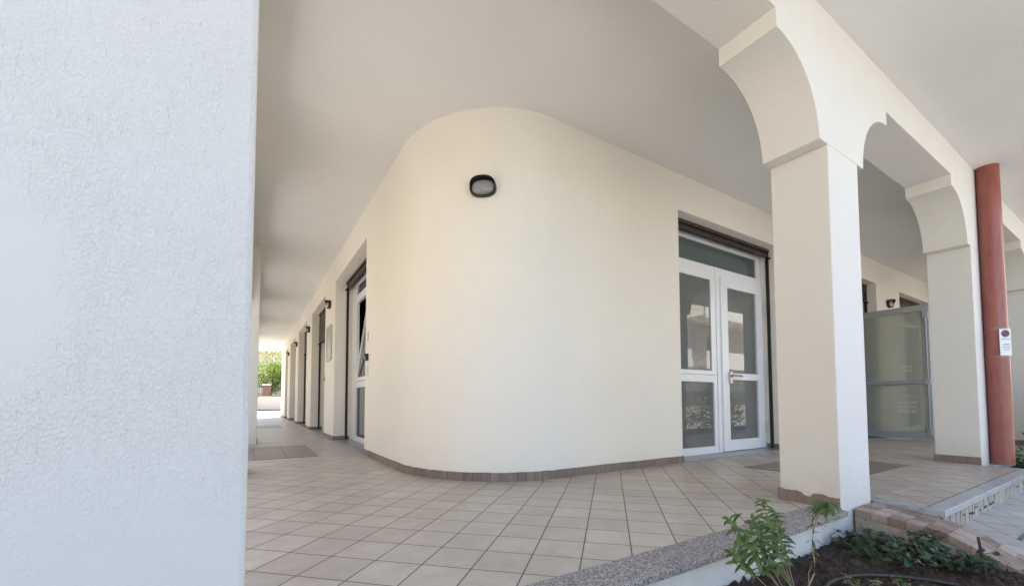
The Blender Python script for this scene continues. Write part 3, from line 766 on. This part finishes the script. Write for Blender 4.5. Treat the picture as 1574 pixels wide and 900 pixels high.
# ================================================================== PLANTS
def leaf_(bm, base, d, up, L, W, droop=.35, fold=.25, n=5):
    d = Vector(d).normalized(); side = d.cross(Vector(up))
    if side.length < .05: side = d.cross(Vector((1, .2, 0)))
    side.normalize(); nrm = side.cross(d).normalized(); p = Vector(base); rows = []
    for i in range(n + 1):
        t = i / n; wd = W * (math.sin(math.pi * min(1, t * .93 + .05)) ** .8) * .5
        ang = droop * t; dd = (d * math.cos(ang) - nrm * math.sin(ang)); nn = nrm * math.cos(ang) + d * math.sin(ang)
        if i: p = p + dd * (L / n)
        rows.append([bm.verts.new(p - side * wd + nn * wd * fold), bm.verts.new(p), bm.verts.new(p + side * wd + nn * wd * fold)])
    for a, b in zip(rows, rows[1:]):
        bm.faces.new((a[0], a[1], b[1], b[0])); bm.faces.new((a[1], a[2], b[2], b[1]))
def path(p, q, n, sag, rs):
    p, q = Vector(p), Vector(q); off = Vector((rs.uniform(-1, 1), rs.uniform(-1, 1), rs.uniform(-.3, .3))) * sag
    return [p.lerp(q, i / n) + off * math.sin(math.pi * i / n) for i in range(n + 1)]
def shoots(name, label, base, tips, rs, L=(.04, .062), W=.0135, whorl=4, start=.45, narrow=False, group=None):
    root = thing(name, base, label, 'plant', group)
    sb, lb, pb = BM(), BM(), BM()
    for tp_ in tips:
        pts = path(Vector(base) + Vector((rs.uniform(-.01, .01), rs.uniform(-.01, .01), -.02)), tp_, 10, .022, rs)
        tube(sb, pts, [.0021 - .0011 * i / 10 for i in range(11)], 6)
        m = 9
        for j in range(m):
            t = start + (1 - start) * j / (m - 1); f = t * 10; k = min(9, int(f)); c = pts[k].lerp(pts[k + 1], f - k)
            ax = (pts[k + 1] - pts[k]).normalized(); a0 = rs.uniform(0, 6.28)
            sc_ = (.62 + .38 * math.sin(math.pi * min(1, (t - start) / (1 - start) * .8 + .15)))
            cnt = whorl if t < .97 else whorl + 2
            for q in range(cnt):
                an = a0 + 2 * math.pi * q / cnt + rs.uniform(-.3, .3)
                s1 = ax.orthogonal().normalized(); s2 = ax.cross(s1)
                el = rs.uniform(.1, .6) if t < .95 else rs.uniform(.3, 1.0)
                dv = (s1 * math.cos(an) + s2 * math.sin(an)) * math.cos(el) + ax * math.sin(el)
                if (t - start) / (1 - start) < .3 and rs.random() < .7:
                    leaf_(pb, c, dv + Vector((0, 0, -.3)), ax, rs.uniform(*L) * .55, W * .45, rs.uniform(.4, 1.2))
                else: leaf_(lb, c, dv, ax, rs.uniform(*L) * sc_, W * rs.uniform(.8, 1.2), rs.uniform(.5, 1.7), .3)
    obj('stem', sb, M['stem'], root, smooth=60); obj('leaves', lb, M['leaf'], root, smooth=50, recalc=False)
    if len(pb.verts): obj('dry_leaves', pb, M['palel'], root, smooth=50, recalc=False)
    else: pb.free()
    return root
rs = random.Random(21)
b1 = (1.905, .86, -.20)
shoots('leafy_plant', 'taller green leafy plant with many arching shoots in front of the granite edge', b1,
       [(1.431, 0.86, 0.237), (1.683, 0.88, 0.265), (1.561, 0.85, 0.214), (1.816, 0.9, 0.172), (1.472, 0.83, 0.154), (1.484, 0.88, 0.103), (1.914, 0.93, 0.064), (1.561, 0.82, 0.123), (1.66, 0.84, 0.173)], rs, (.045, .072), .0125, 3, .70)
b2 = (1.99, .87, -.19)
r2 = random.Random(5)
sp = thing('young_plant', b2, 'slender young plant with one bent shoot beside the chipped column', 'plant')
sb, lb, pb = BM(), BM(), BM()
pts = [Vector(p) for p in ((1.985, .87, -.2), (1.995, .87, -.13), (2.045, .865, -.08), (2.05, .865, -.03), (2.035, .865, .04), (2.05, .865, .10), (2.085, .86, .15), (2.125, .855, .185), (2.15, .85, .205))]
tube(sb, pts, [.0035, .0033, .003, .003, .003, .0028, .0025, .002, .0015], 7)
tube(sb, [(2.005, .87, -.12), (1.985, .86, -.06), (1.99, .85, -.03)], [.0022, .0018, .001], 6)
for k in range(3, 9):
    for q in range(9 if k < 6 else 14):
        c = pts[k].lerp(pts[min(8, k + 1)], r2.random()); an = r2.uniform(0, 6.28); el = r2.uniform(-.2, .6)
        dv = Vector((math.cos(an) * math.cos(el), math.sin(an) * math.cos(el), math.sin(el) + (.2 if k > 5 else 0)))
        if k == 3: leaf_(pb, c, dv + Vector((0, 0, -.5)), (0, 0, 1), r2.uniform(.015, .03), .007, .8)
        elif k < 6: leaf_(lb, c, dv, (0, 0, 1), r2.uniform(.025, .055), .006, r2.uniform(.4, 1.2))
        else: leaf_(lb, c, dv, (0, 0, 1), r2.uniform(.05, .085), .0125, r2.uniform(.9, 1.9))
obj('stem', sb, M['stem'], sp, smooth=60); obj('leaves', lb, M['leaf'], sp, smooth=50, recalc=False); obj('dry_leaves', pb, M['palel'], sp, smooth=50, recalc=False)
# creeping ivy along the brick kerb
iv = thing('ivy_plant', (2.95, .85, -.17), 'dark green creeping plant sprawling over the soil along the brick kerb', 'plant')
sb, lb = BM(), BM(); r3 = random.Random(9)
def lobed(bm, c, n_, d, S):
    n_ = Vector(n_).normalized(); d = Vector(d); d = (d - n_ * d.dot(n_)).normalized(); s_ = n_.cross(d)
    out = [(0, -.1), (.42, -.22), (.5, .2), (.30, .48), (.16, .5), (0, 1.0), (-.16, .5), (-.30, .48), (-.5, .2), (-.42, -.22)]
    ctr = bm.verts.new(Vector(c) + d * S * .3 - n_ * S * .06); v = [bm.verts.new(Vector(c) + s_ * a * S + d * b * S - n_ * S * .25 * abs(a)) for a, b in out]
    for i in range(len(v)): bm.faces.new((ctr, v[i], v[(i + 1) % len(v)]))
for i in range(44):
    ay = r3.uniform(.60, 1.04); a = Vector((r3.uniform(2.66 + .55 * max(0, .95 - ay), 3.10), ay, -.17)); tgt = a + Vector((r3.uniform(-.12, .14), r3.uniform(-.22, .15), r3.uniform(.03, .13)))
    p_ = path(a, tgt, 6, .05, r3); tube(sb, p_, .0016, 5)
    for k in range(r3.choice((6, 12, 18, 24))):
        t = r3.random() * 5.99; j = int(t); c = p_[j].lerp(p_[j + 1], t - j) + Vector((r3.gauss(0, .018), r3.gauss(0, .018), abs(r3.gauss(0, .012))))
        if c.x > 3.14 or c.y > 1.09: continue
        lobed(lb, c, (r3.gauss(-.3, .5), r3.gauss(-.4, .5), 1), (r3.gauss(0, 1), r3.gauss(-.3, 1), r3.gauss(-.2, .3)), r3.uniform(.018, .040))
obj('stem', sb, M['bark'], iv); obj('leaves', lb, M['ivy'], iv, recalc=False)
# small weeds
for i, (x, y, lab) in enumerate(((2.32, .80, 'small pale weed beside the black hose'), (2.42, .66, 'low green weed inside the bend of the black hose'))):
    t = thing('small_weed', (x, y, -.19), lab, 'weed', 'weeds in the soil bed'); lb = BM(); sb = BM(); rr = random.Random(40 + i)
    for k in range(9):
        q = (x + rr.uniform(-.06, .06), y + rr.uniform(-.06, .06), -.19 + rr.uniform(.03, .07)); tube(sb, path((x, y, -.2), q, 4, .01, rr), .001, 5)
        for m in range(4): lobed(lb, Vector(q) + Vector((rr.gauss(0, .012), rr.gauss(0, .012), rr.gauss(0, .008))), (rr.gauss(0, .4), rr.gauss(0, .4), 1), (rr.gauss(0, 1), rr.gauss(0, 1), 0), rr.uniform(.010, .02))
    obj('stem', sb, M['stem'], t); obj('leaves', lb, M['palel' if i == 0 else 'leaf'], t, recalc=False)
# stick, hose, twigs
bm = BM(); tube(bm, [(2.90, .52, -.25), (2.905, .525, -.17), (2.90, .53, -.11), (2.925, .54, -.06), (2.94, .55, .005)], [.009, .008, .0075, .007, .005], 9); tube(bm, [(2.905, .53, -.10), (2.92, .52, -.085)], [.005, .003], 6)
tag(obj('dead_stick', bm, M['bark'], smooth=50), 'upright dead brown stick poking out of the soil beside the brick kerb', 'stick')
hp = [(1.98, .74, -.20), (2.02, .80, -.175), (2.10, .85, -.155), (2.22, .865, -.150), (2.36, .84, -.150), (2.5, .77, -.155), (2.62, .68, -.165), (2.72, .58, -.18), (2.80, .46, -.20), (2.84, .3, -.24)]
hq = []
for i in range(len(hp) - 1):
    p0, p1, p2, p3 = [Vector(hp[max(0, min(len(hp) - 1, i + k))]) for k in (-1, 0, 1, 2)]
    for j in range(6):
        t = j / 6; hq.append(.5 * ((2 * p1) + (p2 - p0) * t + (2 * p0 - 5 * p1 + 4 * p2 - p3) * t * t + (3 * p1 - p0 - 3 * p2 + p3) * t ** 3))
bm = BM(); tube(bm, hq, .0085, 10); tag(obj('irrigation_hose', bm, M['hose'], smooth=60), 'thin black irrigation hose looping across the dark soil', 'hose')
bm = BM(); rr = random.Random(77)
for i in range(200):
    x, y = rr.uniform(1.6, 3.12), rr.uniform(.35, 1.10); z = zsoil(x, y) + .012; an = rr.uniform(0, 3.14); L = rr.uniform(.006, .03)
    d = Vector((math.cos(an), math.sin(an), rr.uniform(-.2, .35))) * L
    tube(bm, [Vector((x, y, z)) - d / 2, Vector((x, y, z)) + d / 2], [rr.uniform(.0008, .003), rr.uniform(.0008, .002)], 5)
tag(obj('twig_litter', bm, M['litter'], smooth=50), 'small twigs and bark chips scattered over the dark soil', 'litter', kind='stuff')

def bush(name, label, c, rad, n, mat, rs, leafs=.05, cat='shrub', group=None, trunk=None, lobes=9):
    root = thing(name, (c[0], c[1], trunk if trunk is not None else c[2] - rad[2]), label, cat, group)
    cen = [Vector((c[0] + rs.gauss(0, .45) * rad[0], c[1] + rs.gauss(0, .45) * rad[1], c[2] + rs.gauss(0, .4) * rad[2])) for _ in range(lobes)]
    lb = BM()
    for i in range(n):
        q = rs.choice(cen); d = Vector((rs.gauss(0, 1), rs.gauss(0, 1), rs.gauss(0, 1))).normalized()
        p = q + Vector((d.x * rad[0], d.y * rad[1], d.z * rad[2])) * (.62 * rs.random() ** .35)
        L = leafs * rs.uniform(.7, 1.4); dv = (d + Vector((rs.gauss(0, .6), rs.gauss(0, .6), rs.gauss(0, .6)))).normalized(); up = Vector((rs.gauss(0, 1), rs.gauss(0, 1), 1)); s_ = dv.cross(up).normalized() * L * .25
        v = [bm_.new(x) for bm_ in (lb.verts,) for x in (p, p + dv * L * .5 + s_, p + dv * L, p + dv * L * .5 - s_)]; lb.faces.new(v)
    obj('leaves' if trunk is None else 'crown', lb, mat, root, recalc=False)
    tb = BM(); zb = trunk if trunk is not None else c[2] - rad[2]
    for q in cen:
        tube(tb, [(c[0] + rs.uniform(-.02, .02), c[1], zb - .02), (c[0], c[1], zb + (c[2] - zb) * .5), q], [.035 * rad[0], .03 * rad[0], .01 * rad[0]], 6)
    obj('stem' if trunk is None else 'trunk', tb, M['bark'], root)
    return root
rs = random.Random(4)
bush('garden_shrub', 'low green plant at the foot of the red drainpipe, right edge', (7.15, .86, .0), (.30, .22, .14), 700, M['leaf'], rs, .05)
bush('garden_shrub', 'rounded shrub in the bed beyond the drainpipe, seen reflected in the door', (8.9, .55, .33), (.55, .40, .45), 1800, M['ivy'], rs, .06)

# ================================================================== FAR END OF THE CORRIDOR
gw = thing('garden_wall', (0, 38, 0), 'low white garden wall across the bright courtyard at the corridor end', 'wall')
bm = BM(); box(bm, (-14, 38, -.1), (20, 38.25, 1.12)); obj('wall_face', bm, M['farpink'], gw)
bm = BM(); box(bm, (-14, 37.985, -.011), (20, 37.999, .08)); obj('base_strip', bm, M['brickp'], gw)
bm = BM(); box(bm, (-14, 37.95, 1.121), (20, 38.3, 1.19)); obj('coping', bm, M['brickp'], gw)
fe = thing('iron_fence', (0, 38.1, 1.19), 'dark iron fence with rails on top of the white garden wall', 'fence')
bm = BM(); box(bm, (-14, 38.10, 1.30), (20, 38.13, 1.34)); box(bm, (-14, 38.10, 1.80), (20, 38.13, 1.84)); obj('rail', bm, M['darkmetal'], fe)
bm = BM(); x = -3.0
while x < 5: box(bm, (x, 38.095, 1.191), (x + .03, 38.092 + .04, 1.92)); x += .19
obj('bars', bm, M['darkmetal'], fe)
for i, (x, lab) in enumerate(((1.13, 'brown brick gate pillar with a pale cap on the white garden wall'), (-3.4, 'brown brick pillar farther left on the garden wall'))):
    t = thing('brick_pillar', (x, 38.12, 1.19), lab, 'pillar', 'pillars on the garden wall')
    bm = BM(); box(bm, (x - .25, 37.94, 1.191), (x + .25, 38.31, 1.98)); obj('shaft', bm, M['brickp'], t)
    bm = BM(); prism(bm, [(x - .3, 37.9, 1.981), (x + .3, 37.9, 1.981), (x + .3, 38.35, 1.981), (x - .3, 38.35, 1.981)], (0, 0, .06)); obj('cap', bm, M['farwhite'], t, bevel=.01)
rs = random.Random(8)
bush('garden_tree', 'bright leafy tree behind the white garden wall at the corridor end', (1.6, 42.5, 2.9), (1.9, 1.5, 1.35), 6500, M['treeleaf'], rs, .16, 'tree', None, -.012, 16)
bush('garden_tree', 'second leafy tree farther left behind the garden wall', (-2.4, 43, 2.9), (1.7, 1.5, 1.3), 3500, M['treeleaf'], rs, .18, 'tree', None, -.012, 12)
fb = thing('far_house', (2, 52, 0), 'pale beige house with a white balcony band behind the far tree', 'house')
bm = BM(); box(bm, (-16, 52, -.1), (22, 60, 9.5)); obj('wall', bm, M['facade'], fb)
bm = BM(); box(bm, (-16, 50.7, 5.9), (22, 51.99, 7.3)); obj('balcony', bm, M['farwhite'], fb)
for x in (-9, -4, 6, 12):
    bm = BM(); box(bm, (x, 51.95, 2.2), (x + 1.3, 51.995, 3.8)); obj('window', bm, M['glassdark'], fb)

# ================================================================== ACROSS THE STREET (seen in the door glass)
oh = thing('street_house', (24, -11, -.5), 'sunlit cream house with balconies across the street, seen reflected in the door glass', 'house')
bm = BM(); box(bm, (11, -19, -.5), (46, -11, 9.4)); obj('wall', bm, M['facade'], oh)
for zf in (2.7, 5.9):
    bm = BM(); box(bm, (14, -10.98, zf), (22.8, -9.6, zf + .18)); box(bm, (14, -9.72, zf + .181), (22.8, -9.6, zf + 1.1)); obj('balcony', bm, M['farwhite'], oh)
    bm = BM(); box(bm, (24.2, -10.98, zf), (34, -9.6, zf + .18)); box(bm, (24.2, -9.72, zf + .181), (34, -9.6, zf + 1.1)); obj('balcony', bm, M['farwhite'], oh)
for x in (15, 18.2, 21, 23.0, 26.4, 32.0, 36, 40):
    for z in (.2, 3.0, 6.2):
        bm = BM(); box(bm, (x, -11.03, z), (x + (1.1 if x != 26.4 else .6), -10.985, z + 2.0)); obj('window', bm, M['glassdark'], oh)
bw = thing('stone_wall', (24, -8.6, -.5), 'rough stone garden wall with a railing across the street, seen reflected in the door glass', 'wall')
bm = BM(); rs = random.Random(2); x = 9.0
while x < 46:
    L = rs.uniform(.5, .9)
    for zz_ in range(3): box(bm, (x + .01, -8.7 + rs.uniform(0, .008), -.5 + zz_ * .3), (x + L - .01, -8.4, -.5 + zz_ * .3 + .29))
    x += L
obj('wall_face', bm, M['stone'], bw)
bm = BM(); box(bm, (9, -8.58, 1.15), (46, -8.54, 1.19)); x = 9
while x < 46: box(bm, (x, -8.575, .41), (x + .03, -8.545, 1.149)); x += .2
obj('railing', bm, M['darkmetal'], bw)

nh = thing('unseen_sky_block', (-9, 6, -.5), 'unseen ochre block added on the left to hold back sky light', 'house')  # added out of view: cuts the sky light coming from the left
bm = BM(); box(bm, (-20, -9, -.5), (-9, 30, 8.5)); obj('wall', bm, M['ochre'], nh)
for y in (-6, -2, 2, 6, 10, 14, 18, 22):  # dark window panels on the added block
    for z in (.5, 3.8):
        bm = BM(); box(bm, (-9.02, y, z), (-8.985, y + 1.2, z + 1.9)); obj('window', bm, M['glassdark'], nh)
